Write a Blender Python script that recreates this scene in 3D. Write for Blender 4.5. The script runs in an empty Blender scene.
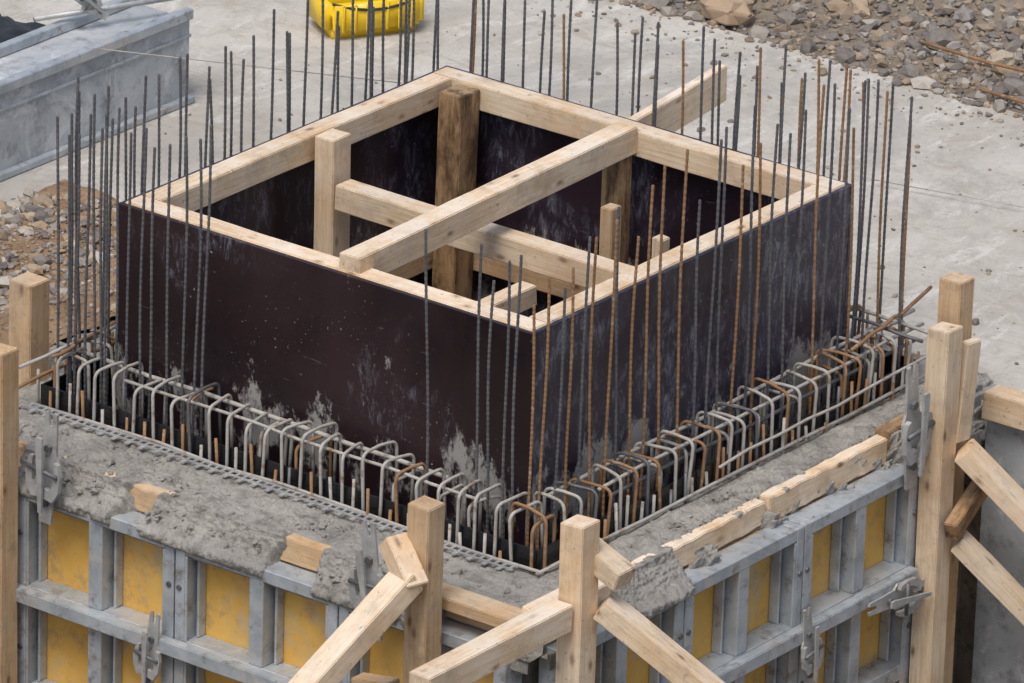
import bpy, bmesh, math, random
import numpy as np
from mathutils import Vector, Matrix, noise
random.seed(7); rng=np.random.default_rng(7)
S=bpy.context.scene; COL=S.collection
# ---------------------------------------------------------------- materials
def newmat(name):
    m=bpy.data.materials.new(name); m.use_nodes=True
    nt=m.node_tree; b=nt.nodes["Principled BSDF"]
    return m,nt,b
def N(nt,t,**k):
    n=nt.nodes.new(t)
    for a,v in k.items():
        if a.startswith("i_"): n.inputs[a[2:].replace("_"," ")].default_value=v
        else: setattr(n,a,v)
    return n
def ramp(nt,src,stops):
    r=nt.nodes.new("ShaderNodeValToRGB"); e=r.color_ramp.elements
    while len(e)<len(stops): e.new(.5)
    for i,(p,c) in enumerate(stops):
        e[i].position=p
        e[i].color=(c,c,c,1) if not isinstance(c,tuple) else (*c,1)
    nt.links.new(src,r.inputs[0]); return r.outputs[0]
def mix(nt,fac,a,b,mode="MIX"):
    m=nt.nodes.new("ShaderNodeMix"); m.data_type='RGBA'; m.blend_type=mode
    for idx,v in ((0,fac),(6,a),(7,b)):
        if hasattr(v,"links"): nt.links.new(v,m.inputs[idx])
        elif isinstance(v,tuple): m.inputs[idx].default_value=(*v,1)
        else: m.inputs[idx].default_value=v
    return m.outputs[2]
def coords(nt,scale=(1,1,1),rand=False,kind="Object"):
    tc=nt.nodes.new("ShaderNodeTexCoord"); mp=nt.nodes.new("ShaderNodeMapping")
    mp.inputs["Scale"].default_value=scale
    nt.links.new(tc.outputs[kind],mp.inputs[0])
    if rand:
        oi=nt.nodes.new("ShaderNodeObjectInfo"); mu=N(nt,"ShaderNodeMath",operation='MULTIPLY'); mu.inputs[1].default_value=37.
        nt.links.new(oi.outputs["Random"],mu.inputs[0])
        cb=nt.nodes.new("ShaderNodeCombineXYZ")
        for i in range(3): nt.links.new(mu.outputs[0],cb.inputs[i])
        nt.links.new(cb.outputs[0],mp.inputs["Location"])
    return mp.outputs[0]
def nz(nt,vec,scale,detail=5,rough=.6,dist=0):
    n=nt.nodes.new("ShaderNodeTexNoise"); n.inputs["Scale"].default_value=scale
    n.inputs["Detail"].default_value=detail; n.inputs["Roughness"].default_value=rough; n.inputs["Distortion"].default_value=dist
    nt.links.new(vec,n.inputs["Vector"]); return n.outputs[0]
def bump(nt,b,src,strength=.3,dist=.01):
    bp=nt.nodes.new("ShaderNodeBump"); bp.inputs["Strength"].default_value=strength; bp.inputs["Distance"].default_value=dist
    nt.links.new(src,bp.inputs["Height"]); nt.links.new(bp.outputs[0],b.inputs["Normal"])
def L(nt,a,b): nt.links.new(a,b)

def timber_mat(name,light,dark,dirt=(.20,.16,.12),dirtamt=.45,rough=.75,stain=0):
    m,nt,b=newmat(name)
    v=coords(nt,(1,1,1),True)
    g=coords(nt,(1.1,20,20),True)
    grain=nz(nt,g,3.2,7,.7,.8)
    c=mix(nt,ramp(nt,grain,[(.32,0.),(.58,1.)]),dark,light)
    d2=nz(nt,v,2.1,4,.7)
    c=mix(nt,ramp(nt,d2,[(.38,0.),(.68,.7)]),c,(light[0]*.74,light[1]*.56,light[2]*.38))
    kv=coords(nt,(3.2,7,7),True)
    vo=nt.nodes.new("ShaderNodeTexVoronoi"); vo.inputs["Scale"].default_value=1.7; L(nt,kv,vo.inputs["Vector"])
    kn=ramp(nt,vo.outputs["Distance"],[(.07,1.),(.14,.35),(.22,0.)])
    c=mix(nt,kn,c,(dark[0]*.42,dark[1]*.32,dark[2]*.25))
    d=nz(nt,v,7,6,.75)
    c=mix(nt,ramp(nt,d,[(.50,0.),(.72,dirtamt)]),c,dirt)
    # patchy whitish tone: strongest on upward faces
    ge=nt.nodes.new("ShaderNodeNewGeometry"); sx=nt.nodes.new("ShaderNodeSeparateXYZ"); L(nt,ge.outputs["Normal"],sx.inputs[0])
    up=ramp(nt,sx.outputs[2],[(.5,.35),(.95,1.)])
    du=ramp(nt,nz(nt,v,3.7,6,.75),[(.40,0.),(.62,.75)])
    mu=N(nt,"ShaderNodeMath",operation='MULTIPLY'); L(nt,up,mu.inputs[0]); L(nt,du,mu.inputs[1])
    c=mix(nt,mu.outputs[0],c,(light[0]*1.0,light[1]*1.12,light[2]*1.34))
    c=mix(nt,ramp(nt,nz(nt,v,38,3,.6),[(.65,0.),(.71,.55)]),c,(.22,.18,.14))
    if stain: c=mix(nt,ramp(nt,nz(nt,coords(nt,(1,4,4),True),3.,6,.7),[(.45,0.),(.6,stain)]),c,(.07,.04,.025))
    oi=nt.nodes.new("ShaderNodeObjectInfo")
    c=mix(nt,1.,c,ramp(nt,oi.outputs["Random"],[(0.,.84),(1.,1.05)]),"MULTIPLY")
    L(nt,c,b.inputs["Base Color"]); b.inputs["Roughness"].default_value=rough
    b.inputs["Specular IOR Level"].default_value=.25
    bump(nt,b,grain,.45,.004)
    return m
M_TIM=timber_mat("spruce_timber",(.82,.67,.48),(.60,.42,.25))
M_TIMD=timber_mat("weathered_timber",(.64,.47,.29),(.42,.27,.14),dirtamt=.65)
M_TIMS=timber_mat("stained_timber",(.46,.31,.17),(.24,.14,.07),(.05,.03,.02),.8,stain=.85)

def ply_mat(name,smear,blue=0):
    m,nt,b=newmat(name)
    v=coords(nt,(1,1,1),False)
    a=nz(nt,v,1.7,5,.6)
    c=mix(nt,ramp(nt,a,[(.3,0.),(.7,1.)]),(.010,.006,.008+.006*blue),(.029-.008*blue,.0125,.0145+.010*blue))  # blue paints a bluish sky reflection into the film colour
    s=nz(nt,coords(nt,(9,9,3.)),2.4,8,.85,1.)
    patch=nz(nt,coords(nt,(1,1,.8)),2.1,5,.65,.5)
    s1=ramp(nt,s,[(.50,0.),(.64,1.)]); p1=ramp(nt,patch,[(.62-.19*smear,0.),(.74-.19*smear,.85)])
    mu=N(nt,"ShaderNodeMath",operation='MULTIPLY'); L(nt,s1,mu.inputs[0]); L(nt,p1,mu.inputs[1])
    c=mix(nt,mu.outputs[0],c,(.29,.30,.35))
    sky_haze=ramp(nt,patch,[(.38,0.),(.70,.34*smear)]); c=mix(nt,sky_haze,c,(.08,.085,.135))  # bluish haze of reflected sky painted into the colour, following the smear patches
    wv=nz(nt,coords(nt,(2,2,26)),1.6,4,.6,2.); c=mix(nt,ramp(nt,wv,[(.68,0.),(.72,.2)]),c,(.3,.28,.28))
    spm=ramp(nt,nz(nt,v,2.6,2,.5),[(.48,0.),(.62,1.)])
    sp=ramp(nt,nz(nt,v,60,2,.5),[(.68,0.),(.74,.6)])
    m3=N(nt,"ShaderNodeMath",operation='MULTIPLY'); L(nt,sp,m3.inputs[0]); L(nt,spm,m3.inputs[1])
    c=mix(nt,m3.outputs[0],c,(.45,.45,.45))
    sx=nt.nodes.new("ShaderNodeSeparateXYZ"); L(nt,v,sx.inputs[0])
    low=ramp(nt,sx.outputs[2],[(0.,.7),(.16,1.),(.44,0.)])
    sn=nz(nt,coords(nt,(1,1,.55)),4.6,8,.78)
    ad=N(nt,"ShaderNodeMath",operation='MULTIPLY_ADD'); L(nt,low,ad.inputs[0]); ad.inputs[1].default_value=.15+.03*blue; L(nt,sn,ad.inputs[2])
    ms=ramp(nt,ad.outputs[0],[(.635,0.),(.69,.85)])
    c=mix(nt,ms,c,(.34,.33,.31))
    L(nt,c,b.inputs["Base Color"])
    rr=ramp(nt,a,[(.3,.24),(.7,.45)]); L(nt,rr,b.inputs["Roughness"]); b.inputs["Specular IOR Level"].default_value=.5
    bump(nt,b,ad.outputs[0],.25,.006)
    return m
M_PLY=ply_mat("film_faced_plywood",.12); M_PLYS=ply_mat("smeared_sky_tinted_plywood",1.05,1.); M_PLYI=ply_mat("inner_film_plywood",.95,.5)
def simple(name,c1,c2,scale=6,rough=.7,metal=0.,c3=None,scale3=20,t3=(.55,.68),bs=.3,bd=.004,rand=False,bscale=40,spec=.5,c4=None,a4=.8):
    m,nt,b=newmat(name); v=coords(nt,(1,1,1),rand)
    a=nz(nt,v,scale,6,.65)
    c=mix(nt,ramp(nt,a,[(.32,0.),(.68,1.)]),c1,c2)
    if c3: c=mix(nt,ramp(nt,nz(nt,v,scale3,6,.7),[(t3[0],0.),(t3[1],1.)]),c,c3)
    if c4: c=mix(nt,ramp(nt,nz(nt,v,3.1,8,.8,.6),[(.53,0.),(.62,a4)]),c,c4)
    L(nt,c,b.inputs["Base Color"]); b.inputs["Roughness"].default_value=rough; b.inputs["Metallic"].default_value=metal
    b.inputs["Specular IOR Level"].default_value=spec
    bump(nt,b,nz(nt,v,bscale,6,.7),bs,bd)
    return m
M_MORTAR=simple("fresh_mortar",(.27,.255,.23),(.43,.41,.37),2.5,.65,0,(.16,.15,.13),11,(.48,.72),1.,.016,bscale=38,spec=.45)
M_CONC=simple("old_concrete",(.33,.355,.37),(.48,.505,.52),3,.7,.1,(.20,.205,.21),9,(.50,.70),.4,.005,c4=(.62,.63,.63))
M_GALV=simple("galvanised_steel",(.32,.36,.385),(.52,.56,.59),7,.45,.3,(.21,.185,.165),13,(.53,.70),.25,.004,True,c4=(.52,.50,.46),a4=.9)
M_GALVD=simple("dull_cast_steel",(.32,.325,.325),(.54,.54,.52),14,.5,.35,(.26,.18,.12),26,(.58,.7),.3,.003,True)
M_OCH=simple("yellow_form_plywood",(.66,.36,.065),(.76,.47,.12),5,.55,0,(.34,.25,.14),9,(.52,.74),.2,.003,True,c4=(.50,.42,.28),a4=.6)
M_BLK=simple("black_plastic",(.005,.006,.007),(.012,.013,.014),8,.25,0,(.12,.12,.115),18,(.66,.78),.2,.003)
M_BAR=simple("dark_steel_bar",(.085,.09,.105),(.175,.175,.18),12,.55,.35,(.21,.14,.09),22,(.56,.7),.3,.002,True)
M_RUST=simple("rusty_steel_bar",(.34,.19,.085),(.21,.115,.06),14,.8,.1,(.38,.31,.23),22,(.55,.68),.4,.002,True)
M_TANB=simple("mortar_coated_bar",(.47,.45,.41),(.32,.305,.275),10,.8,.1,(.24,.15,.09),16,(.54,.66),.4,.003,True)
M_YEL=simple("yellow_plastic",(.85,.58,.02),(.76,.50,.015),6,.35,0,(.35,.26,.08),14,(.66,.78),.1,.002)
M_BLKR=simple("black_rubber",(.012,.012,.013),(.03,.03,.03),8,.5)
M_DIRT=simple("dirt",(.19,.155,.115),(.31,.26,.20),5,.95,0,(.11,.09,.07),18,(.5,.7),.9,.02)
M_DIRT2=simple("brown_dirt",(.25,.155,.08),(.40,.27,.16),5,.95,0,(.13,.09,.06),18,(.5,.7),.9,.02)
def slab_mat():
    m,nt,b=newmat("slab_concrete"); v=coords(nt,kind="Object")
    c=mix(nt,ramp(nt,nz(nt,v,.9,6,.65,.3),[(.33,0.),(.67,1.)]),(.46,.43,.375),(.62,.59,.53))
    c=mix(nt,ramp(nt,nz(nt,v,4.5,7,.75,.8),[(.48,0.),(.70,.65)]),c,(.35,.32,.275))
    c=mix(nt,ramp(nt,nz(nt,coords(nt,(1,3,1)),2.2,6,.75,.4),[(.54,0.),(.64,.7)]),c,(.70,.68,.63))
    c=mix(nt,ramp(nt,nz(nt,coords(nt,(2.5,1,1)),1.7,7,.8,.9),[(.54,0.),(.66,.65)]),c,(.40,.34,.26))
    c=mix(nt,ramp(nt,nz(nt,coords(nt,(1,1,1)),.75,6,.75,.8),[(.53,0.),(.60,.5)]),c,(.36,.35,.325))
    c=mix(nt,ramp(nt,nz(nt,v,34,4,.7),[(.58,0.),(.72,.55)]),c,(.27,.245,.21))
    L(nt,c,b.inputs["Base Color"]); b.inputs["Roughness"].default_value=.85; b.inputs["Specular IOR Level"].default_value=.3
    bump(nt,b,nz(nt,v,22,8,.8),.8,.014)
    return m
M_SLAB=slab_mat()
def stone_mat():
    m,nt,b=newmat("crushed_stone")
    at=nt.nodes.new("ShaderNodeAttribute"); at.attribute_name="Col"
    v=coords(nt)
    c=mix(nt,ramp(nt,nz(nt,v,30,5,.7),[(.35,0.),(.7,.5)]),at.outputs["Color"],(.33,.28,.22))
    L(nt,c,b.inputs["Base Color"]); b.inputs["Roughness"].default_value=.9
    bump(nt,b,nz(nt,v,60,4,.7),.5,.006)
    return m
M_STONE=stone_mat()

# ---------------------------------------------------------------- helpers
def obj(name,mesh,mat=None,parent=None,label=None,cat=None,group=None,kind=None,M=None):
    o=bpy.data.objects.new(name,mesh); COL.objects.link(o)
    if mat and mesh and not mesh.materials: mesh.materials.append(mat)
    if M is not None: o.matrix_world=M
    if parent: o.parent=parent
    if label: o["label"]=label
    if cat: o["category"]=cat
    if group: o["group"]=group
    if kind: o["kind"]=kind
    return o
def mesh_of(bm,name,smooth=False):
    me=bpy.data.meshes.new(name); bm.to_mesh(me); bm.free()
    if smooth:
        for p in me.polygons: p.use_smooth=True
    return me
def add_box(bm,c,s,R=None):
    vs=[]
    for dx in(-.5,.5):
        for dy in(-.5,.5):
            for dz in(-.5,.5):
                p=Vector((dx*s[0],dy*s[1],dz*s[2]))
                if R: p=R@p
                vs.append(bm.verts.new(p+Vector(c)))
    for f in((0,1,3,2),(4,6,7,5),(0,4,5,1),(2,3,7,6),(0,2,6,4),(1,5,7,3)): bm.faces.new([vs[i] for i in f])
    return vs
def box_mesh(name,boxes,bev=.003):
    bm=bmesh.new()
    for b in boxes: add_box(bm,*b)
    if bev: bmesh.ops.bevel(bm,geom=list(bm.edges),offset=bev,segments=1,affect='EDGES')
    bmesh.ops.recalc_face_normals(bm,faces=list(bm.faces))
    return mesh_of(bm,name)
def lohi(x0,x1,y0,y1,z0,z1): return (((x0+x1)/2,(y0+y1)/2,(z0+z1)/2),(abs(x1-x0),abs(y1-y0),abs(z1-z0)))
def timber(name,p0,p1,w,h,mat,up=(0,0,1),roll=0,warp=.004,rough_edge=0,**k):
    """beam with local X along its length; w = width, h = height"""
    p0=Vector(p0);p1=Vector(p1);d=p1-p0;Ln=d.length;x=d.normalized()
    u=Vector(up)
    if abs(x.dot(u))>.95: u=Vector((0,1,0))
    y=u.cross(x).normalized(); z=x.cross(y)
    if roll:
        R=Matrix.Rotation(roll,3,x); y=R@y; z=R@z
    bm=bmesh.new(); n=max(2,int(Ln/(.05 if rough_edge else .15))); rings=[]
    sd=random.random()*50
    for i in range(n+1):
        t=i/n*Ln
        oy=noise.noise((t*1.3,sd,0))*warp; oz=noise.noise((t*1.3,0,sd))*warp
        sk=(.004*random.uniform(-1,1) if i in(0,n) else 0)
        j0=.0012+rough_edge
        ring=[bm.verts.new((t+(sk if j in(0,1) else -sk),a*w/2+oy+random.uniform(-1,1)*j0*.5,c*h/2+oz+random.uniform(-1,1)*j0)) for j,(a,c) in enumerate(((-1,-1),(1,-1),(1,1),(-1,1)))]
        rings.append(ring)
    for i in range(n):
        for j in range(4):
            bm.faces.new((rings[i][j],rings[i+1][j],rings[i+1][(j+1)%4],rings[i][(j+1)%4]))
    bm.faces.new(rings[0]); bm.faces.new(rings[-1][::-1])
    bmesh.ops.recalc_face_normals(bm,faces=list(bm.faces))
    es=[e for e in bm.edges if e.calc_face_angle(0)>.6]
    bmesh.ops.bevel(bm,geom=es,offset=.004,segments=2,affect='EDGES')
    me=mesh_of(bm,name)
    M=Matrix(((x.x,y.x,z.x,p0.x),(x.y,y.y,z.y,p0.y),(x.z,y.z,z.z,p0.z),(0,0,0,1)))
    return obj(name,me,mat,M=M,**k)
def tube_into(bm,pts,r,seg=8,caps=True):
    pts=[Vector(p) for p in pts]; prev=None; rings=[]
    for i,p in enumerate(pts):
        if i==0: d=pts[1]-p
        elif i==len(pts)-1: d=p-pts[i-1]
        else: d=(pts[i+1]-pts[i-1])
        d.normalize()
        if prev is None:
            a=Vector((1,0,0)) if abs(d.x)<.8 else Vector((0,1,0))
            a=(a-d*a.dot(d)).normalized()
        else:
            a=(prev-d*prev.dot(d)).normalized()
        prev=a; b=d.cross(a)
        rr=r[i] if isinstance(r,list) else r
        rings.append([bm.verts.new(p+(a*math.cos(2*math.pi*j/seg)+b*math.sin(2*math.pi*j/seg))*rr) for j in range(seg)])
    for i in range(len(rings)-1):
        for j in range(seg):
            bm.faces.new((rings[i][j],rings[i][(j+1)%seg],rings[i+1][(j+1)%seg],rings[i+1][j]))
    if caps: bm.faces.new(rings[0][::-1]); bm.faces.new(rings[-1])
def tube(name,pts,r,mat,seg=8,**k):
    bm=bmesh.new(); tube_into(bm,pts,r,seg); return obj(name,mesh_of(bm,name,True),mat,**k)
def empty(name,loc,**k):
    o=obj(name,None,**k); o.location=loc; o.empty_display_size=.1; bpy.context.view_layer.update(); return o
def child(o,parent,name=None):
    bpy.context.view_layer.update()
    o.parent=parent; o.matrix_parent_inverse=parent.matrix_world.inverted()
    return o
def prism(bm,poly,t,F):
    A=[bm.verts.new(F(a,b,-t/2)) for a,b in poly]; B=[bm.verts.new(F(a,b,t/2)) for a,b in poly]
    n=len(poly)
    bm.faces.new(A[::-1]); bm.faces.new(B)
    for i in range(n): bm.faces.new((A[i],A[(i+1)%n],B[(i+1)%n],B[i]))

BX,BY,BT=2.153,2.10,.876     # box plan and top height, z=0 is the wall top
GZ=-.05
# ---------------------------------------------------------------- ground
def ground():
    bm=bmesh.new()
    xs=[-200,-5,2.45,200]; ys=[-200,-5,2.72,200]; z=-.09
    def quad(x0,x1,y0,y1,zz):
        bm.faces.new([bm.verts.new(p) for p in((x0,y0,zz),(x1,y0,zz),(x1,y1,zz),(x0,y1,zz))])
    for i in range(3):
        for j in range(3):
            quad(xs[i],xs[i+1],ys[j],ys[j+1],-1.35 if (i==1 and j==1) else z)
    for a,b in(((-5,-5),(2.45,-5)),((2.45,-5),(2.45,2.72)),((2.45,2.72),(-5,2.72)),((-5,2.72),(-5,-5))):
        bm.faces.new([bm.verts.new(p) for p in((*a,-1.35),(*b,-1.35),(*b,z),(*a,z))])
    bmesh.ops.remove_doubles(bm,verts=list(bm.verts),dist=.001)
    bmesh.ops.recalc_face_normals(bm,faces=list(bm.faces))
    obj("ground",mesh_of(bm,"ground"),M_DIRT,kind="structure")
    bm=bmesh.new()
    poly=[(2.47,-9),(5.38,-9),(5.40,3.55),(6.6,3.75),(9,9),(-6,9),(-6,3.95),(1.35,3.9),(1.75,3.6),(1.95,2.75),(2.47,2.75)]
    vs=[bm.verts.new((x,y,GZ)) for x,y in poly]; bm.faces.new(vs)
    lo=[bm.verts.new((x,y,GZ-.1)) for x,y in poly]
    for i in range(len(poly)): j=(i+1)%len(poly); bm.faces.new((vs[i],lo[i],lo[j],vs[j]))
    bmesh.ops.recalc_face_normals(bm,faces=list(bm.faces))
    obj("concrete_pavement",mesh_of(bm,"pavement"),M_SLAB,kind="structure")
ground()
# ---------------------------------------------------------------- gravel
ICO=bmesh.new(); bmesh.ops.create_icosphere(ICO,subdivisions=1,radius=1)
IV=np.array([v.co[:] for v in ICO.verts]); IF=np.array([[v.index for v in f.verts] for f in ICO.faces]); ICO.free()
def stones(name,n,place,size,pal,mat=None,flat=1.,**k):
    V=[];F=[];C=[]
    for i in range(n):
        x,y,z=place(); s=size()
        r=IV*(1+rng.uniform(-.33,.30,(len(IV),1)))*np.array([1,rng.uniform(.55,1),rng.uniform(.40,.8)*flat])*s
        a,b=rng.uniform(0,6.3),rng.uniform(-.6,.6)
        Rz=np.array([[math.cos(a),-math.sin(a),0],[math.sin(a),math.cos(a),0],[0,0,1]]); Rx=np.array([[1,0,0],[0,math.cos(b),-math.sin(b)],[0,math.sin(b),math.cos(b)]])
        V.append(r@(Rz@Rx).T+np.array([x,y,z+s*.25])); F.append(IF+i*len(IV))
        c=np.array(pal[rng.integers(len(pal))])*rng.uniform(.7,1.3); C.append(np.tile(np.append(c,1),(len(IV),1)))
    V=np.concatenate(V);F=np.concatenate(F);C=np.concatenate(C)
    me=bpy.data.meshes.new(name); me.from_pydata(V.tolist(),[],F.tolist())
    ca=me.color_attributes.new("Col",'FLOAT_COLOR','POINT'); ca.data.foreach_set("color",C.astype(np.float32).ravel())
    return obj(name,me,mat or M_STONE,**k)
PAL=[(.17,.155,.14),(.25,.225,.20),(.11,.10,.098),(.33,.26,.18),(.22,.165,.115),(.36,.335,.30),(.155,.145,.14),(.27,.195,.125)]
def pile_h(x,y):
    d=x-(5.36+.10*noise.noise((y*1.1,3,0)))
    d=min(d,(3.72-y)+ .25*(x-5.4)+.1*noise.noise((x*2,1,5)))
    if d<0: return GZ-.06
    return GZ-.01+min(d,2.5)*.16+.09*noise.noise((x*1.4,y*1.4,2))*min(1,d*2)
def heap_mesh(name,x0,x1,y0,y1,h,nx,ny,mat):
    bm=bmesh.new(); g=[[bm.verts.new((x0+(x1-x0)*i/nx,y0+(y1-y0)*j/ny,h(x0+(x1-x0)*i/nx,y0+(y1-y0)*j/ny))) for j in range(ny+1)] for i in range(nx+1)]
    for i in range(nx):
        for j in range(ny): bm.faces.new((g[i][j],g[i+1][j],g[i+1][j+1],g[i][j+1]))
    return mesh_of(bm,name,True)
obj("gravel_bed",heap_mesh("heap",5.1,9,-2,5.2,pile_h,70,110,M_DIRT),M_DIRT,kind="structure")
def pl_right():
    while 1:
        x=rng.uniform(5.25,8.2);y=rng.uniform(-.6,4.8);h=pile_h(x,y)
        if h<=GZ-.02 and rng.uniform()>.03: continue
        if noise.noise((x*1.3,y*1.3,8))>.15 and rng.uniform()<.4: continue
        return x,y,max(h,GZ)
def rsize(): return min(.10,.007+rng.exponential(.0095)+(rng.uniform(.02,.05) if rng.uniform()<.03 else 0))
stones("gravel_heap",16000,pl_right,rsize,PAL,kind="stuff")
def left_h(x,y): return -.06+.05*noise.noise((x*2,y*2,9))+max(0,.10*(1-abs(y-2.95)/.3))*.8+.02*noise.noise((x*11,y*11,2))
def pl_left():
    while 1:
        x=rng.uniform(-1.8,2.0);y=rng.uniform(2.72,4.0)
        if y<3.2 and rng.uniform()<.72: continue
        if x<1.95-.25*(y-2.7)/1.2+.12*noise.noise((x*3,y*3,4)): return x,y,left_h(x,y)
obj("gravel_bed",heap_mesh("bed",-2,1.85,2.76,3.95,left_h,120,50,M_DIRT2),M_DIRT2,kind="structure")
stones("gravel_bed_stones",6000,pl_left,lambda: min(.05,.006+rng.exponential(.0085)),[(a*1.15,b*1.15,c*1.15) for a,b,c in PAL],kind="stuff")
def pl_scatter():
    t=rng.uniform()
    if t<.55: return 5.38-abs(rng.normal(0,.22)),rng.uniform(-.3,3.9),GZ
    return rng.uniform(2.6,5.4),rng.uniform(-.8,4.1),GZ
stones("loose_grit",620,pl_scatter,lambda: .004+rng.exponential(.005),PAL,kind="stuff")
def boulder(x,y,z,s,col,seed,lab):
    bm=bmesh.new(); bmesh.ops.create_icosphere(bm,subdivisions=3,radius=1)
    for v in bm.verts:
        n=v.co.normalized(); q=Vector((round(n.x*1.6)/1.6,round(n.y*1.6)/1.6,round(n.z*1.6)/1.6))
        v.co=(n*.45+q*.5)*(1+.25*noise.noise(n*1.7+Vector((seed,0,0)))); v.co=Vector((v.co.x*s[0],v.co.y*s[1],v.co.z*s[2]))
    me=mesh_of(bm,"rock"); ca=me.color_attributes.new("Col",'FLOAT_COLOR','POINT')
    for d in ca.data: d.color=(*col,1)
    o=obj("rock",me,M_STONE,label=lab,cat="rock",group="rocks on the gravel heap"); o.location=(x,y,z); o.rotation_euler=(.2*seed,.1,seed)
for i,(x,y,s,c) in enumerate([(5.50,3.02,(.17,.12,.09),(.40,.28,.18)),(5.75,1.65,(.08,.06,.05),(.42,.36,.27)),(6.45,1.75,(.09,.07,.06),(.28,.27,.26)),(5.9,2.55,(.07,.05,.05),(.40,.30,.20)),(6.3,2.9,(.10,.07,.06),(.30,.26,.21)),(5.55,1.15,(.07,.06,.04),(.33,.32,.3)),(6.1,2.1,(.06,.05,.05),(.22,.21,.2)),(6.15,1.45,(.12,.08,.07),(.40,.35,.28))]):
    boulder(x,y,pile_h(x,y)+s[2]*.5,s,c,i+1.3,"large tan rock lying on the gravel heap" if i==0 else "angular rock lying among crushed stones")
for pts in ([(5.62,2.02,.06),(5.55,1.6,.08),(5.60,.9,.09),(5.62,.3,.1)],[(5.42,1.55,0),(5.40,1.2,.0),(5.44,.5,.01)]):
    tube("steel_bar",pts,.009,M_RUST,label="rusty reinforcing bar lying on crushed stones",cat="steel bar",group="loose rusty bars")
# ---------------------------------------------------------------- wall with mortar top
def lump(q): 
    return .014*noise.noise(q*5)+.012*noise.noise(q*13)+.009*abs(noise.noise(q*29))+.006*noise.noise(q*55)+.0045*noise.noise(q*110)
def win(s,c,h,soft=.06): return max(0,min(1,(h+soft-abs(s-c))/soft))
def covL(s):
    e=1.12
    for c,h in((1.45,.04),(.63,.08),(2.10,.02),(-.34,.26)): e=min(e,1.12-1.1*win(s,c,h))
    return e
def covR(s):
    e=.22
    for c,h in((.10,.17),(1.88,.05)): e=max(e,win(s,c,h))
    return e
def wall():
    bm=bmesh.new(); zb=-1.34
    xi0,xi1,yi0,yi1=-.215,BX+.215,-.215,BY+.215
    xo0,xo1,yo0,yo1=-.535,BX+.46,-.43,BY+.58
    for b in (lohi(xo0,xi0,yo0,yo1,zb,-.02),lohi(xi1,xo1,yo0,yo1,zb,-.02),lohi(xi0,xi1,yo0,yi0,zb,-.02),lohi(xi0,xi1,yi1,yo1,zb,-.02)): add_box(bm,*b)
    for b in (lohi(xi0,-.03,yi0,yi1,-1.2,-.13),lohi(BX+.03,xi1,yi0,yi1,-1.2,-.13),lohi(-.03,BX+.03,yi0,-.03,-1.2,-.13),lohi(-.03,BX+.03,BY+.03,yi1,-1.2,-.13)): add_box(bm,*b)
    bmesh.ops.recalc_face_normals(bm,faces=list(bm.faces))
    w=obj("concrete_wall",mesh_of(bm,"wall"),M_MORTAR,label="freshly poured grey concrete wall ring inside steel formwork",cat="concrete wall")
    def sheet(path,s0,s1,ns,nt,cov,P,seed,tb=.5,tc=.74):
        bm=bmesh.new(); G=[]
        def at(tau):
            for k in range(len(path)-1):
                if tau<=path[k+1][0] or k==len(path)-2:
                    f=(tau-path[k][0])/(path[k+1][0]-path[k][0]); f=min(f,1)
                    return path[k][1]+(path[k+1][1]-path[k][1])*f, path[k][2]+(path[k+1][2]-path[k][2])*f
        for i in range(ns+1):
            s=s0+(s1-s0)*i/ns; cv=cov(s) if cov else 1; row=[]
            for j in range(nt+1):
                tau=j/nt; o,z=at(tau)
                a=lump(Vector((s,o,z+seed))); T=.010+a
                if cov and tau>tb-.06:
                    k=min(1,(tau-tb+.06)/.12)
                    c=cv+.55*noise.noise(Vector((s*7,tau*6,seed)))+.30*noise.noise(Vector((s*21,tau*14,seed)))+.14*noise.noise(Vector((s*60,tau*40,seed)))
                    c-= max(0,tau-.82)*2.2
                    c=max(0,min(1,(c-.25)/.35))
                    fill=.045*math.exp(-((tau-tc)/.11)**2)
                    T2=c*(.016+fill+a*1.2)-(1-c)*.030
                    T=T*(1-k)+T2*k
                    if tau>.96: T=min(T,.008-(tau-.96)*.8)
                T*=min(1,tau*6+.1)
                if tau<tb: dx,dz=0,1
                elif tau<.92: dx,dz=.62,.78
                else: dx,dz=1,.1
                if cov and T<-.012: T=-.03
                row.append(bm.verts.new(P(s,o+T*dx+.003*noise.noise(Vector((s*50,o*50,seed))),z+T*dz)))
            G.append(row)
        for i in range(ns):
            for j in range(nt): bm.faces.new((G[i][j],G[i+1][j],G[i+1][j+1],G[i][j+1]))
        bmesh.ops.recalc_face_normals(bm,faces=list(bm.faces))
        return mesh_of(bm,"mortar",True)
    pl=[(0,.225,0),(.46,.535,0),(.55,.60,.002),(.66,.603,-.05),(.74,.608,-.098),(.84,.66,-.102),(.93,.708,-.102),(1.,.712,-.17)]
    o=obj("mortar_top",sheet(pl,-.53,2.68,800,110,covL,lambda s,o,z:Vector((-o,s,z)),1),M_MORTAR); child(o,w)
    pr=[(0,.225,0),(.46,.425,0),(.55,.485,.006),(.66,.488,-.05),(.74,.492,-.098),(.84,.54,-.102),(.93,.598,-.102),(1.,.602,-.17)]
    o=obj("mortar_top",sheet(pr,-.60,2.60,800,100,covR,lambda s,o,z:Vector((s,-o,z-.0015)),7,tb=.47),M_MORTAR); child(o,w)
    pb=[(0,.225,0),(1,.56,0)]
    o=obj("mortar_top",sheet(pb,-.5,2.6,200,16,None,lambda s,o,z:Vector((s,BY+o,z-.002)),12,tb=2),M_MORTAR); child(o,w)
    pb=[(0,.225,0),(1,.45,0)]
    o=obj("mortar_top",sheet(pb,-.4,2.6,200,16,None,lambda s,o,z:Vector((BX+o,s,z-.003)),15,tb=2),M_MORTAR); child(o,w)
wall()
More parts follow.
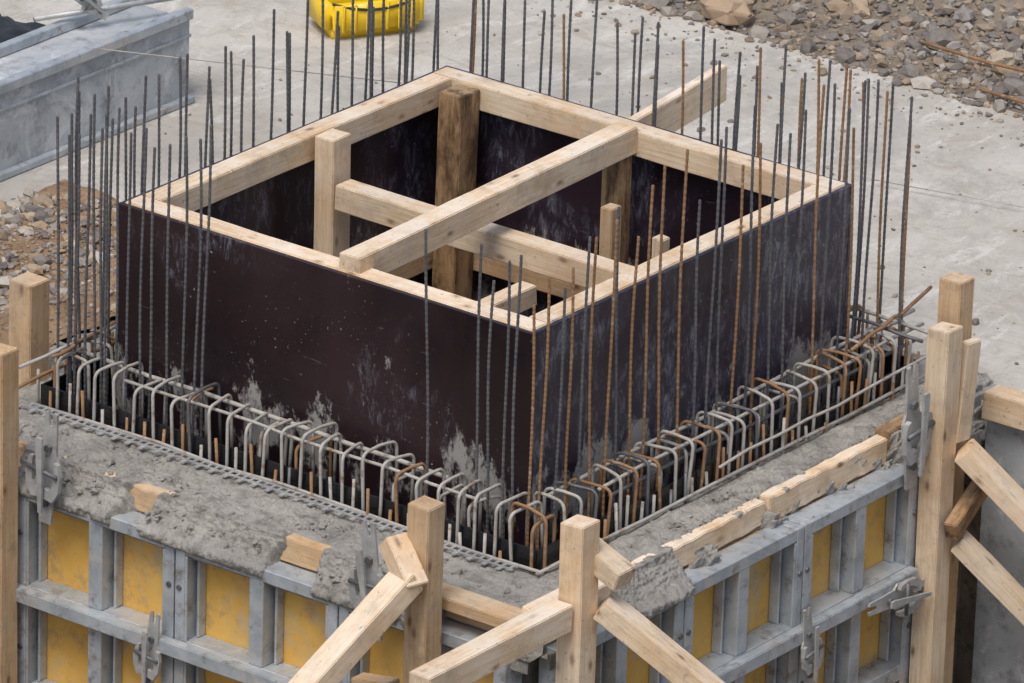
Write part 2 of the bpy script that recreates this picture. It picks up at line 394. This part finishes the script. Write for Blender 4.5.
def pl_lump():
    while 1:
        if rng.uniform()<.65:
            s=rng.uniform(-.5,2.5); t=rng.uniform(.34,.70)
            if t>.5 and covL(s)<.9: continue
            z=.0 if t<.58 else -(t-.58)*.62
            return -t,s,z+.006
        s=rng.uniform(-.4,2.4); t=rng.uniform(.27,.44)
        return s,-t,.005
stones("mortar_crumbs",2400,pl_lump,lambda: .003+rng.exponential(.0042),PAL,mat=M_MORTAR,kind="stuff")
# edge boards
EB="edge boards on the formwork"
timber("edge_board",(-.57,-.50,-.045),(-.57,2.70,-.045),.06,.10,M_TIMD,rough_edge=.003,label="rough timber edge board smeared with mortar on the formwork",cat="timber board",group=EB)
timber("edge_board",(-.42,-.456,-.045),(.93,-.458,-.04),.055,.10,M_TIM,rough_edge=.003,label="pale timber edge board on top of the steel formwork",cat="timber board",group=EB)
timber("edge_board",(.95,-.460,-.040),(1.76,-.462,-.037),.06,.11,M_TIM,rough_edge=.003,label="pale timber edge board on top of the steel formwork",cat="timber board",group=EB)
timber("edge_board",(1.775,-.45,-.01),(2.0,-.45,-.01),.07,.09,M_TIMS,label="dark stained timber block ending the edge boards",cat="timber board",group=EB)
# black upstand + channel
def trough():
    e=.205
    t=empty("plastic_trough",(BX/2,BY/2,-.13),label="black plastic channel running around the dark formwork box",cat="plastic channel")
    t0=.010; zt=.095
    rims=[lohi(-e-t0,-e,-e-t0,BY+e+t0,-.135,zt),lohi(BX+e,BX+e+t0,-e-t0,BY+e+t0,-.135,zt),lohi(-e+.001,BX+e-.001,-e-t0,-e,-.135,zt),lohi(-e+.001,BX+e-.001,BY+e,BY+e+t0,-.135,zt)]
    for r in rims: child(obj("rim",box_mesh("rim",[r],.002),M_BLK),t)
    fl=[lohi(-e,-.026,-e,BY+e,-.128,-.122),lohi(BX+.026,BX+e,-e,BY+e,-.128,-.122),lohi(-.026,BX+.026,-e,-.026,-.128,-.122),lohi(-.026,BX+.026,BY+.026,BY+e,-.128,-.122)]
    child(obj("channel_floor",box_mesh("floor",fl,0),M_BLK),t)
trough()
def strip():
    bm=bmesh.new(); y=-.15
    for x in(-.275,-.312): add_box(bm,(x,1.08,.034),(.009,2.5,.005))
    i=0
    while y<2.33:
        add_box(bm,(-.2935,y,.033),(.030,.013,.004)); y+=.036
        if i%2==0: add_box(bm,(-.327,y,.030),(.022,.022,.004))
        i+=1
    bmesh.ops.recalc_face_normals(bm,faces=list(bm.faces))
    obj("perforated_strip",mesh_of(bm,"strip"),M_GALVD,label="perforated galvanised metal strip along the black channel",cat="metal strip")
strip()
# ---------------------------------------------------------------- dark formwork box
def formbox():
    E=empty("formwork_box",(BX/2,BY/2,-.12),label="square inner formwork of dark film-faced plywood with timber bracing",cat="formwork")
    t=.021; zb=-.65; zt=BT-.002
    def sheet(b,m):
        o=obj("plywood_sheet",box_mesh("sheet",[b],.0015),m); child(o,E)
    sheet(lohi(0,t,0,BY,zb,zt),M_PLY); sheet(lohi(t+.0005,BX-t-.0005,0.002,t,zb,zt),M_PLYS); sheet(lohi(BX-t,BX,0,BY,zb,zt),M_PLYI); sheet(lohi(t+.0005,BX-t-.0005,BY-t,BY-.002,zb,zt),M_PLYI)
    w=.10;h=.11;z=BT+.004-h/2
    def tb(n,p0,p1,w,h,m=M_TIM,**k): o=timber(n,p0,p1,w,h,m,**k); child(o,E); return o
    for zz,mm in((z,M_TIM),(.1,M_TIMD)):
        tb("frame_rail",(t+w/2,t,zz),(t+w/2,BY-t,zz),w,h,mm)
        tb("frame_rail",(BX-t-w/2,t,zz),(BX-t-w/2,BY-t,zz),w,h,mm)
        tb("frame_rail",(t+w+.002,t+w/2,zz),(BX-t-w-.002,t+w/2,zz),w,h,mm)
        tb("frame_rail",(t+w+.002,BY-t-w/2,zz),(BX-t-w-.002,BY-t-w/2,zz),w,h,mm)
    tb("post",(1.16,1.905,-.6),(1.14,1.905,BT+.02),.12,.10)
    tb("post",(1.965,1.905,-.6),(1.965,1.885,BT-.01),.13,.12,M_TIMS)
    tb("post",(1.97,1.06,-.6),(1.97,1.06,BT-.085),.09,.09,M_TIMS)
    tb("post",(1.52,.50,-.6),(1.52,.50,.70),.06,.05)
    tb("post",(1.62,.83,-.6),(1.62,.83,.72),.07,.06,M_TIMD)
    tb("cross_beam",(.03,.935,BT+.012),(2.03,1.055,BT-.028),.10,.12)
    tb("cross_beam",(1.10,1.82,.665),(1.10,.125,.665),.10,.11)
    tb("cross_beam",(.13,.80,.52),(1.04,.80,.52),.08,.09,M_TIM)
formbox()
timber("timber_plank",(2.17,1.165,BT-.11),(2.90,1.20,BT-.06),.045,.16,M_TIM,label="pale sawn plank end sticking out behind the formwork box",cat="timber plank")
# ---------------------------------------------------------------- vertical bars
BARM={}
def bar_mesh(k,mat,r):
    key=(k,mat.name,round(r,4))
    if key not in BARM:
        bm=bmesh.new(); n=112; a=random.uniform(0,6.3); am=random.uniform(.0,.015); b2=random.uniform(0,6.3)
        pts=[];rr=[]
        for i in range(n+1):
            q=i/n
            pts.append((math.cos(a)*am*math.sin(q*2.6)+.004*math.sin(q*7+b2),math.sin(a)*am*math.sin(q*2.6)+.003*math.cos(q*6+b2),q*1.4))
            rr.append(r*(1.15 if i%2 else .90))
        tube_into(bm,pts,rr,7); me=mesh_of(bm,"bar",False); me.materials.append(mat); BARM[key]=me
    return BARM[key]
def vbar(x,y,top,mat,r=.0058,lean=None,base=-.12):
    me=bar_mesh(random.randrange(5),mat,r)
    o=obj("reinforcing_bar",me,label={M_RUST:"rust-brown vertical reinforcing bar beside the dark formwork box",M_BAR:"dark grey vertical reinforcing bar beside the dark formwork box",M_TANB:"mortar-splashed vertical reinforcing bar beside the formwork box"}[mat],cat="reinforcing bar",group="vertical reinforcing bars")
    ln=top-base; l=lean or (random.uniform(-.020,.020),random.uniform(-.020,.020))
    o.location=(x,y,base); o.rotation_euler=(l[0],l[1],random.uniform(0,6.3)); o.scale=(1,1,ln/1.4)
for u,zt in((436,1.25),(481,1.24),(495,1.1),(508,1.2),(520,1.24),(206,1.38),(194,1.3),(183,1.30),(170,1.26),(152,1.22),(140,1.28),(124,1.24),(112,1.33),(105,1.30),(97,1.22),(90,1.36),(82,1.27),(75,1.18),(67,1.24)):
    vbar(-.11+random.uniform(-.02,.02),(517-u)/200,zt,M_BAR,lean=(random.uniform(-.012,.012),.035 if u==436 else random.uniform(-.012,.012)))
for u,zt,m in((548,1.16,M_RUST),(540,1.05,M_RUST),(558,1.10,M_BAR),(571,1.16,M_RUST),(581,1.26,M_BAR),(592,1.24,M_RUST),(606,1.28,M_RUST),(618,1.31,M_BAR),(634,1.15,M_RUST),(648,1.34,M_RUST),(664,1.39,M_RUST),(680,1.43,M_RUST),(692,1.2,M_BAR),(705,1.43,M_BAR),(720,1.45,M_BAR),(735,1.25,M_RUST),(748,1.48,M_BAR),(758,1.3,M_RUST),(770,1.36,M_BAR),(783,1.30,M_BAR),(797,1.36,M_BAR),(811,1.45,M_RUST),(826,1.42,M_BAR),(838,1.3,M_BAR),(848,1.2,M_RUST),(858,1.38,M_BAR),(870,1.35,M_BAR)):
    vbar((u-557)/147,-.11+random.uniform(-.02,.02),zt,m,lean=(random.uniform(-.014,.014),random.uniform(-.014,.014)))
x=-.15
while x<2.35:
    vbar(x,BY+.13+random.uniform(-.02,.03),1.27+random.uniform(-.09,.11),M_BAR)
    if random.random()<.65: vbar(x+.06,BY+.22,1.2+random.uniform(-.1,.16),M_BAR)
    x+=random.choice((.11,.12,.13))
y=-.18
while y<2.2:
    vbar(BX+.13+random.uniform(-.02,.03),y,1.27+random.uniform(-.09,.09),M_RUST if random.random()<.4 else M_BAR)
    if random.random()<.5: vbar(BX+.21,y+.05,1.2+random.uniform(-.1,.12),random.choice((M_BAR,M_BAR,M_RUST)))
    y+=random.choice((.10,.11,.12))
# ---------------------------------------------------------------- hooked stirrups
HM={}
def hook_mesh(k,mat):
    if (k,mat.name) in HM: return HM[k,mat.name]
    w=(.185,.165,.20)[k%3]; H=.245+.014*((k*7)%3-1); r=.032; base=[(0,0,-.08),(.002,0,.05),(0,.0,H-r)]
    for i in range(1,6): a=math.pi/2*i/5; base.append((r-r*math.cos(a),0,H-r+r*math.sin(a)))
    base.append((w/2,0,H+.003*(k%3)))
    for i in range(0,6): a=math.pi/2*i/5; base.append((w-r+r*math.sin(a),0,H-r+r*math.cos(a)))
    base+= [(w,0,H-.12),(w+.002,0,-.08)]
    bm=bmesh.new(); tube_into(bm,base,.0071,8); me=mesh_of(bm,"hook",True); me.materials.append(mat); HM[k,mat.name]=me
    return me
def hook(x,y,rot,mat,dz=0,lean=None):
    o=obj("rebar_stirrup",hook_mesh(random.randrange(5),mat),label={M_TANB:"mortar-coated bent stirrup standing in the black channel",M_RUST:"rusty bent stirrup standing in the black channel",M_BAR:"grey bent stirrup standing in the black channel"}[mat],cat="stirrup",group="bent stirrups around the formwork box")
    o.location=(x,y,dz+random.uniform(-.018,.012)); l=lean or (random.uniform(-.06,.06),random.uniform(-.05,.05))
    o.rotation_euler=(l[0],l[1],rot+random.uniform(-.20,.20))
def pick(pr): return M_RUST if random.random()<pr else (M_TANB if random.random()<.85 else M_BAR)
def stub(x,y,top,mat):
    o=obj("bar_stub",STUB[mat.name],label="short upright reinforcing bar stub beside the black channel",cat="bar stub",group="short bar stubs between the stirrups")
    o.location=(x,y,-.10); o.rotation_euler=(random.uniform(-.06,.06),random.uniform(-.06,.06),random.random()*6); o.scale=(1,1,(top+.1)/.3)
STUB={}
for m in(M_RUST,M_TANB,M_BAR):
    bm=bmesh.new(); tube_into(bm,[(0,0,0),(.002,0,.15),(0,0,.3)],.0066,8); me=mesh_of(bm,"stub",True); me.materials.append(m); STUB[m.name]=me
y=-.10
while y<2.28:
    hook(-.230,y,0,pick(.10)); 
    stub(-.240+random.uniform(-.01,.02),y+.045,random.uniform(.05,.15),pick(.4))
    if random.random()<.3: hook(-.19,y+.05,random.uniform(-.1,.1),pick(.2),-.05)
    y+=.098+random.uniform(-.016,.016)
x=-.05
while x<2.32:
    hook(x,-.230,math.pi/2,pick(.25 if x<.8 else .15))
    stub(x+.045,-.240+random.uniform(-.01,.02),random.uniform(.05,.18),pick(.6))
    if random.random()<.35: hook(x+.05,-.19,math.pi/2,pick(.3),-.05)
    x+=.094+random.uniform(-.016,.016)
for i in range(5): hook(-.1+i*.11,BY+.225,-math.pi/2,pick(.3))
for i in range(6): hook(BX+.225,-.12+i*.11,math.pi,pick(.2))
for i in range(9): stub(BX+.24,-.2+i*.09,random.uniform(.1,.24),pick(.7)); stub(-.2+i*.08,BY+.24,random.uniform(.05,.2),pick(.7))
for x,y,r in((-.235,-.20,.20),(-.20,-.24,1.25)): hook(x,y,r,M_RUST,-.03,(0,0))
def lbar(p,mat,r=.008):
    q=[]; a,b=Vector(p[0]),Vector(p[1])
    for i in range(9):
        c=a.lerp(b,i/8); q.append(c+Vector((random.uniform(-.006,.006),random.uniform(-.006,.006),random.uniform(-.007,.007))))
    tube("reinforcing_bar",q,r,mat,label="horizontal reinforcing bar tied along the bent stirrups",cat="reinforcing bar",group="horizontal reinforcing bars")
lbar(((-.06,.35,.20),(-.06,2.36,.21)),M_TANB,.010)
lbar(((-.250,-.25,.03),(-.250,2.3,.025)),M_TANB,.0075)
lbar(((-.19,.1,.215),(-.18,1.9,.22)),M_TANB,.007)
lbar(((.05,-.06,.20),(2.55,-.06,.22)),M_TANB,.009)
lbar(((-.26,-.254,.03),(2.5,-.254,.035)),M_TANB,.0075)
lbar(((.2,-.19,.215),(2.45,-.18,.22)),M_TANB,.0075)
lbar(((.9,-.262,.10),(2.55,-.255,.12)),M_TANB,.0065)
lbar(((.3,-.17,.14),(2.42,-.15,.15)),M_BAR)
lbar(((1.9,-.20,.27),(2.62,-.10,.31)),M_RUST)
lbar(((2.34,-.35,.24),(2.36,.6,.24)),M_TANB)
lbar(((2.22,-.33,.26),(2.24,.6,.27)),M_BAR)
lbar(((-.4,2.27,.24),(.8,2.22,.25)),M_TANB)
lbar(((-.35,2.33,.12),(.9,2.33,.14)),M_RUST)
lbar(((-.3,2.18,.27),(.3,2.30,.24)),M_RUST)
# ---------------------------------------------------------------- steel formwork panels
def panel(origin,axis,out,Wd,name_lab,zt=-.10,zb=-1.32):
    A=Vector(axis);O=Vector(out);P=Vector(origin)
    E=empty("modular_formwork",P+A*Wd/2+Vector((0,0,zb)),label=name_lab,cat="formwork panel",group="steel framed formwork panels")
    R=Matrix((A,O,Vector((0,0,1)))).transposed()
    D=.11
    def bx(a0,a1,o0,o1,z0,z1): c=P+A*((a0+a1)/2)+O*((o0+o1)/2)+Vector((0,0,(z0+z1)/2)); return (c,(a1-a0,o1-o0,z1-z0),R)
    g=.003; B=[]
    B.append(bx(g,.05,0,D,zb,zt)); B.append(bx(Wd-.05,Wd-g,0,D,zb,zt))
    B.append(bx(.0505,.062,D-.012,D-.001,zb+.01,zt-.06)); B.append(bx(Wd-.062,Wd-.0505,D-.012,D-.001,zb+.01,zt-.06))
    B.append(bx(.0505,Wd-.0505,0,D-.002,zt-.055,zt-.001))
    for zz in(zt-.46,zt-.9): B.append(bx(.0505,Wd-.0505,.002,D-.003,zz-.035,zz+.035))
    B.append(bx(.0505,Wd-.0505,0,D-.002,zb,zb+.05))
    tops=[(zt-.055,zt-.425),(zt-.495,zt-.865),(zt-.935,zb+.05)]
    for a,b in tops: B.append(bx(Wd/2-.035,Wd/2+.035,.004,D-.004,b+.0005,a-.0005))
    for a,b in tops:
        for s in(.0705,Wd/2-.055,Wd/2+.055,Wd-.0705): B.append(bx(s-.006,s+.006,.003,.05,b+.001,a-.001))
    child(obj("frame",box_mesh("frame",B,.003),M_GALV),E)
    bm=bmesh.new(); add_box(bm,*bx(.04,Wd-.04,-.016,.001,zb+.01,zt-.01)); 
    bmesh.ops.recalc_face_normals(bm,faces=list(bm.faces))
    child(obj("infill_sheet",mesh_of(bm,"infill"),M_OCH),E)
    for zz in(zt-.2,zt-.46,zt-.7):
        for s in(.025,Wd-.025):
            bm=bmesh.new()
            c=P+A*s+O*(D+.003)+Vector((0,0,zz))
            bmesh.ops.create_cone(bm,cap_ends=True,segments=12,radius1=.013,radius2=.011,depth=.008)
            bmesh.ops.transform(bm,matrix=Matrix.Translation(c)@O.to_track_quat('Z','Y').to_matrix().to_4x4(),verts=list(bm.verts))
            child(obj("bushing",mesh_of(bm,"bushing"),M_BAR),E)
lab="galvanised steel formwork panel with mortar-stained yellow plywood infill"
for y0 in(-.45,.372,1.194,2.016): panel((-.60,y0,0),(0,1,0),(-1,0,0),.82,lab)
x0=-.56
for Wd in(.80,.80,.80): panel((x0,-.49,0),(1,0,0),(0,-1,0),Wd,lab); x0+=.802
def waler(p0,p1,lb): 
    timber("steel_waler",p0,p1,.05,.06,M_GALV,warp=.0,label=lb,cat="steel rail",group="horizontal steel rails")
waler((-.735,.35,-.555),(-.735,2.6,-.555),"horizontal galvanised steel rail across the formwork panels")
waler((.35,-.625,-.555),(1.80,-.625,-.555),"horizontal galvanised steel rail across the formwork panels")
def clamp(pos,axis,out,s=1.,tilt=0.,lab="galvanised steel wedge clamp hooked over the formwork edge"):
    A=Vector(axis);O=Vector(out);P=Vector(pos)
    E=empty("formwork_clamp",P,label=lab,cat="clamp",group="formwork clamps")
    def F(a0):
        def f(a,b,c):
            a,b=a*math.cos(tilt)-b*math.sin(tilt),a*math.sin(tilt)+b*math.cos(tilt)
            return P+A*a*s+Vector((0,0,b*s))+O*(a0+c)*s
        return f
    bm=bmesh.new()
    body=[(-.026,-.21),(.030,-.21),(.036,-.06),(.058,-.04),(.062,.03),(.04,.05),(.030,.15),(.026,.22),(.012,.225),(.004,.17),(-.008,.17),(-.014,.225),(-.028,.22),(-.034,.06),(-.05,.03),(-.05,-.03),(-.034,-.06)]
    prism(bm,body,.010,F(.012)); child(obj("back_plate",mesh_of(bm,"plate"),M_GALVD),E)
    for sg in(-1,1):
        bm=bmesh.new()
        jaw=[(sg*.012,-.10),(sg*.05,-.105),(sg*.075,-.06),(sg*.078,.0),(sg*.066,.045),(sg*.048,.05),(sg*.052,.0),(sg*.046,-.045),(sg*.030,-.065),(sg*.012,-.06)]
        prism(bm,jaw if sg>0 else jaw[::-1],.018,F(.038)); bmesh.ops.recalc_face_normals(bm,faces=list(bm.faces)); child(obj("jaw",mesh_of(bm,"jaw"),M_GALVD),E)
    bm=bmesh.new(); prism(bm,[(-.020,-.15),(-.004,-.15),(.026,.12),(.022,.135),(-.004,.135)],.010,F(.062)); bmesh.ops.recalc_face_normals(bm,faces=list(bm.faces)); child(obj("wedge",mesh_of(bm,"wedge"),M_GALVD),E)
    bm=bmesh.new(); f=F(.05); tube_into(bm,[f(-.07,.0,.0),f(.07,.008,.0)],.009*s,10); child(obj("pin",mesh_of(bm,"pin",True),M_BAR),E)
    for b in(-.13,.085):
        bm=bmesh.new()
        bmesh.ops.create_cone(bm,cap_ends=True,segments=6,radius1=.016*s,radius2=.015*s,depth=.014*s)
        bmesh.ops.transform(bm,matrix=Matrix.Translation(F(.024)(0,b,0))@O.to_track_quat('Z','Y').to_matrix().to_4x4(),verts=list(bm.verts))
        child(obj("nut",mesh_of(bm,"nut"),M_BAR),E)
clamp((-.725,1.82,.03),(0,1,0),(-1,0,0),1.12,.06)
clamp((-.725,.185,.02),(0,1,0),(-1,0,0),1.12,-.10)
clamp((1.74,-.60,.10),(1,0,0),(0,-1,0),1.25,.05)
clamp((1.66,-.645,-.60),(1,0,0),(0,-1,0),1.0,1.5,"galvanised steel wedge clamp joining two formwork panels")
clamp((-.755,1.26,-.60),(0,1,0),(-1,0,0),.85,.1,"galvanised steel wedge clamp joining two formwork panels")
clamp((1.02,-.645,-.62),(1,0,0),(0,-1,0),.85,.1,"galvanised steel wedge clamp joining two formwork panels")
# ---------------------------------------------------------------- posts and braces
G="timber posts bracing the formwork"
def post(x,y,zt,w=.105,h=.105,m=M_TIM,zb=-1.35,lab="squared timber post standing against the steel formwork",lean=(0,0)):
    return timber("timber_post",(x,y,zb),(x+lean[0],y+lean[1],zt),w,h,m,label=lab,cat="timber post",group=G)
def brace(p0,p1,w=.11,h=.09,m=M_TIM,lab="sawn timber brace leaning against a post",roll=0):
    return timber("timber_brace",p0,p1,w,h,m,label=lab,cat="timber brace",group="sloping timber braces",roll=roll)
post(-.80,-.115,.46,m=M_TIMD); post(-.55,-.66,.46,.11,.11,m=M_TIM)
post(1.88,-.66,.51,m=M_TIM); post(2.04,-.60,.66,m=M_TIMD)
post(-.80,2.02,.51,m=M_TIMD); post(-.05,2.52,.45,.12,.12,zb=0,m=M_TIMD,lab="short squared timber post standing on the wet concrete")
brace((-.90,-.12,.19),(-.90-2,-.12+.52,.19-1.52),.12,.09)
brace((-.50,-.74,.12),(-.50+.8,-.74-1.72,.12-1.38),.12,.09)
timber("timber_block",(-.88,-.02,.31),(-.92,-.16,.16),.10,.08,M_TIM,label="short timber block nailed to a post",cat="timber block",group="timber blocks")
timber("timber_block",(-.47,-.62,.32),(-.47,-.82,.24),.11,.08,M_TIM,label="short timber block nailed to a post",cat="timber block",group="timber blocks")
timber("timber_beam",(-1.50,-.64,.09),(-.62,-.64,.09),.10,.11,M_TIM,label="horizontal squared timber beam ending beside a corner post",cat="timber beam")
timber("timber_plank",(-.64,-.47,.01),(-.64,.05,.01),.12,.05,M_TIMD,label="weathered plank laid on the formwork corner",cat="timber plank")
timber("timber_plank",(-.60,-.49,.03),(-.2,-.49,.03),.12,.05,M_TIM,label="pale plank laid on the formwork corner",cat="timber plank")
timber("timber_block",(-.84,-.02,-.35),(-.84,.16,-.38),.08,.10,M_TIMD,label="short timber block wedged behind a post",cat="timber block",group="timber blocks")
brace((1.94,-.74,-.02),(1.94+.6,-.74-1.25,-.02-1.30),.16,.07)
brace((1.94,-.74,-.42),(1.94+.42,-.74-.92,-.42-.93),.12,.07)
timber("timber_plank",(1.97,-.70,.0),(2.02,-.70,.42),.10,.035,M_TIM,label="upright plank nailed between posts and brace",cat="timber plank")
timber("timber_block",(1.85,-.76,-.35),(2.15,-.72,-.22),.06,.08,M_TIMS,label="dark wet timber block wedged behind a brace",cat="timber block",group="timber blocks")
timber("timber_beam",(2.30,-.62,.045),(2.30,-3.2,.045),.11,.12,M_TIM,label="squared timber edging along the top of a concrete panel",cat="timber beam")
timber("timber_beam",(1.7,-.95,-1.15),(2.6,-1.15,-1.12),.10,.09,M_TIM,label="squared timber lying at the foot of the formwork",cat="timber beam")
obj("concrete_panel",box_mesh("cpanel",[lohi(2.31,2.44,-3.3,-.60,-1.35,-.022)],.004),M_CONC,label="grey concrete retaining panel below a timber edging",cat="concrete panel")
# ---------------------------------------------------------------- background
def bgbeam():
    E=empty("steel_edge_form",(1.0,4.4,GZ),label="long grey-blue mortar-stained steel edge form lying on the concrete",cat="edge form")
    child(obj("body",box_mesh("bp",[lohi(-2.5,3.0,4.20,4.52,GZ,.345)],.004),M_CONC),E)
    for b in(lohi(-2.5,3.004,4.180,4.23,.346,.395),lohi(-2.5,3.004,4.49,4.535,.346,.395)): child(obj("lip",box_mesh("tf",[b],.005),M_GALV),E)
    child(obj("foot_flange",box_mesh("ff",[lohi(-2.5,3.004,4.165,4.1995,GZ+.002,-.015)],.004),M_GALV),E)
    child(obj("seam",box_mesh("sm",[lohi(-2.5,3.002,4.192,4.1996,.26,.275)],.002),M_GALV),E)
bgbeam()
def dark_sheet():  # low lumpy black surface filling the dark gap behind the edge form
    bm=bmesh.new(); n=40
    g=[[bm.verts.new((1.5+1.75*i/n,4.70+1.1*j/n,GZ+.01+.20*max(0,1-((i/n-.5)**2+(j/n-.5)**2)*4)+.07*abs(noise.noise((i*.3,j*.3,1))))) for j in range(n+1)] for i in range(n+1)]
    for i in range(n):
        for j in range(n): bm.faces.new((g[i][j],g[i+1][j],g[i+1][j+1],g[i][j+1]))
    obj("black_sheet",mesh_of(bm,"sheet",True),M_BLKR,label="crumpled black sheet filling the dark gap behind the edge beam",cat="plastic sheet")
dark_sheet()
tube("tie_rod",[(2.35,4.56,.43),(3.12,4.22,.43)],.013,M_GALVD,label="threaded steel tie rod lying across the edge form",cat="tie rod")
clamp((2.58,4.44,.46),(.9,-.43,0),(-.3,-.6,.7),.55,.9,"small steel clamp fixed on top of the edge form")
def case():
    E=empty("plastic_case",(4.30,4.22,GZ),label="hard yellow plastic tool case with black handle on concrete",cat="tool case")
    E.rotation_euler=(0,0,-.55); E.scale=(.98,1.15,1.25); bpy.context.view_layer.update()
    def part(n,me,m): 
        o=obj(n,me,m); o.parent=E; return o
    bm=bmesh.new(); add_box(bm,(0,0,.09),(.50,.28,.18)); bmesh.ops.bevel(bm,geom=list(bm.edges),offset=.04,segments=4,affect='EDGES'); part("shell",mesh_of(bm,"s",True),M_YEL)
    bm=bmesh.new(); add_box(bm,(0,0,.185),(.38,.18,.05)); bmesh.ops.bevel(bm,geom=list(bm.edges),offset=.012,segments=3,affect='EDGES'); part("lid",mesh_of(bm,"l",True),M_YEL)
    for xx in(-.17,-.11,-.05,.05,.11,.17):
        bm=bmesh.new(); add_box(bm,(xx,-.141,.085),(.016,.012,.11)); bmesh.ops.bevel(bm,geom=list(bm.edges),offset=.004,segments=2,affect='EDGES'); part("rib",mesh_of(bm,"r",True),M_YEL)
    bm=bmesh.new(); tube_into(bm,[(-.22+.44*i/14,-.143+.02*abs(i/7-1)**3,.145-.03*math.sin(math.pi*i/14)) for i in range(15)],.0055,8); part("trim",mesh_of(bm,"t",True),M_BLKR)
    bm=bmesh.new(); tube_into(bm,[(-.13,0,.20),(-.12,0,.26),(-.07,0,.28),(.07,0,.28),(.12,0,.26),(.13,0,.20)],.014,10); part("handle",mesh_of(bm,"h",True),M_BLKR)
case()
tube("string_line",[(4.19,1.29,GZ+.03),(4.36,.59,GZ+.03),(4.8,-1.2,GZ+.03)],.0026,M_TANB,label="thin pale mason's string stretched over the concrete",cat="string",group="string lines")
tube("string_line",[(2.3,4.18,.40),(3.4,3.3,.15)],.0026,M_TANB,label="thin pale mason's string stretched over the concrete",cat="string",group="string lines")
# ---------------------------------------------------------------- camera, light
yaw,pitch,roll=.64172,.38809,.0316
fwd=Vector((math.cos(pitch)*math.cos(yaw),math.cos(pitch)*math.sin(yaw),-math.sin(pitch)))
r=Vector((math.sin(yaw),-math.cos(yaw),0)); u=r.cross(fwd)
r2=r*math.cos(roll)+u*math.sin(roll); u2=-r*math.sin(roll)+u*math.cos(roll)
cd=bpy.data.cameras.new("camera"); co=bpy.data.objects.new("camera",cd); COL.objects.link(co)
co.matrix_world=Matrix(((r2.x,u2.x,-fwd.x,-22.01922),(r2.y,u2.y,-fwd.y,-16.35121),(r2.z,u2.z,-fwd.z,11.1793+.87578),(0,0,0,1)))
cd.sensor_width=36; cd.lens=math.exp(2.03759)*1000/1024*36; cd.clip_start=1; cd.clip_end=600
S.camera=co
w=bpy.data.worlds.new("World"); S.world=w; w.use_nodes=True; nt=w.node_tree
sk=nt.nodes.new("ShaderNodeTexSky"); sk.sky_type='NISHITA'; sk.sun_disc=False
el=math.radians(62); az=math.radians(195)
sk.sun_elevation=el; sk.sun_rotation=math.radians(90)-az; sk.air_density=1.; sk.dust_density=4; sk.ozone_density=1.
nt.links.new(sk.outputs[0],nt.nodes["Background"].inputs[0]); nt.nodes["Background"].inputs[1].default_value=.14
sl=bpy.data.lights.new("sun",'SUN'); sl.energy=1.9; sl.angle=math.radians(28); sl.color=(1,.97,.92)
so=bpy.data.objects.new("sun",sl); COL.objects.link(so)
dirv=Vector((math.cos(el)*math.cos(az),math.cos(el)*math.sin(az),math.sin(el)))
so.rotation_euler=dirv.to_track_quat('Z','Y').to_euler()
S.view_settings.view_transform='Standard'; S.view_settings.look='None'; S.view_settings.exposure=0
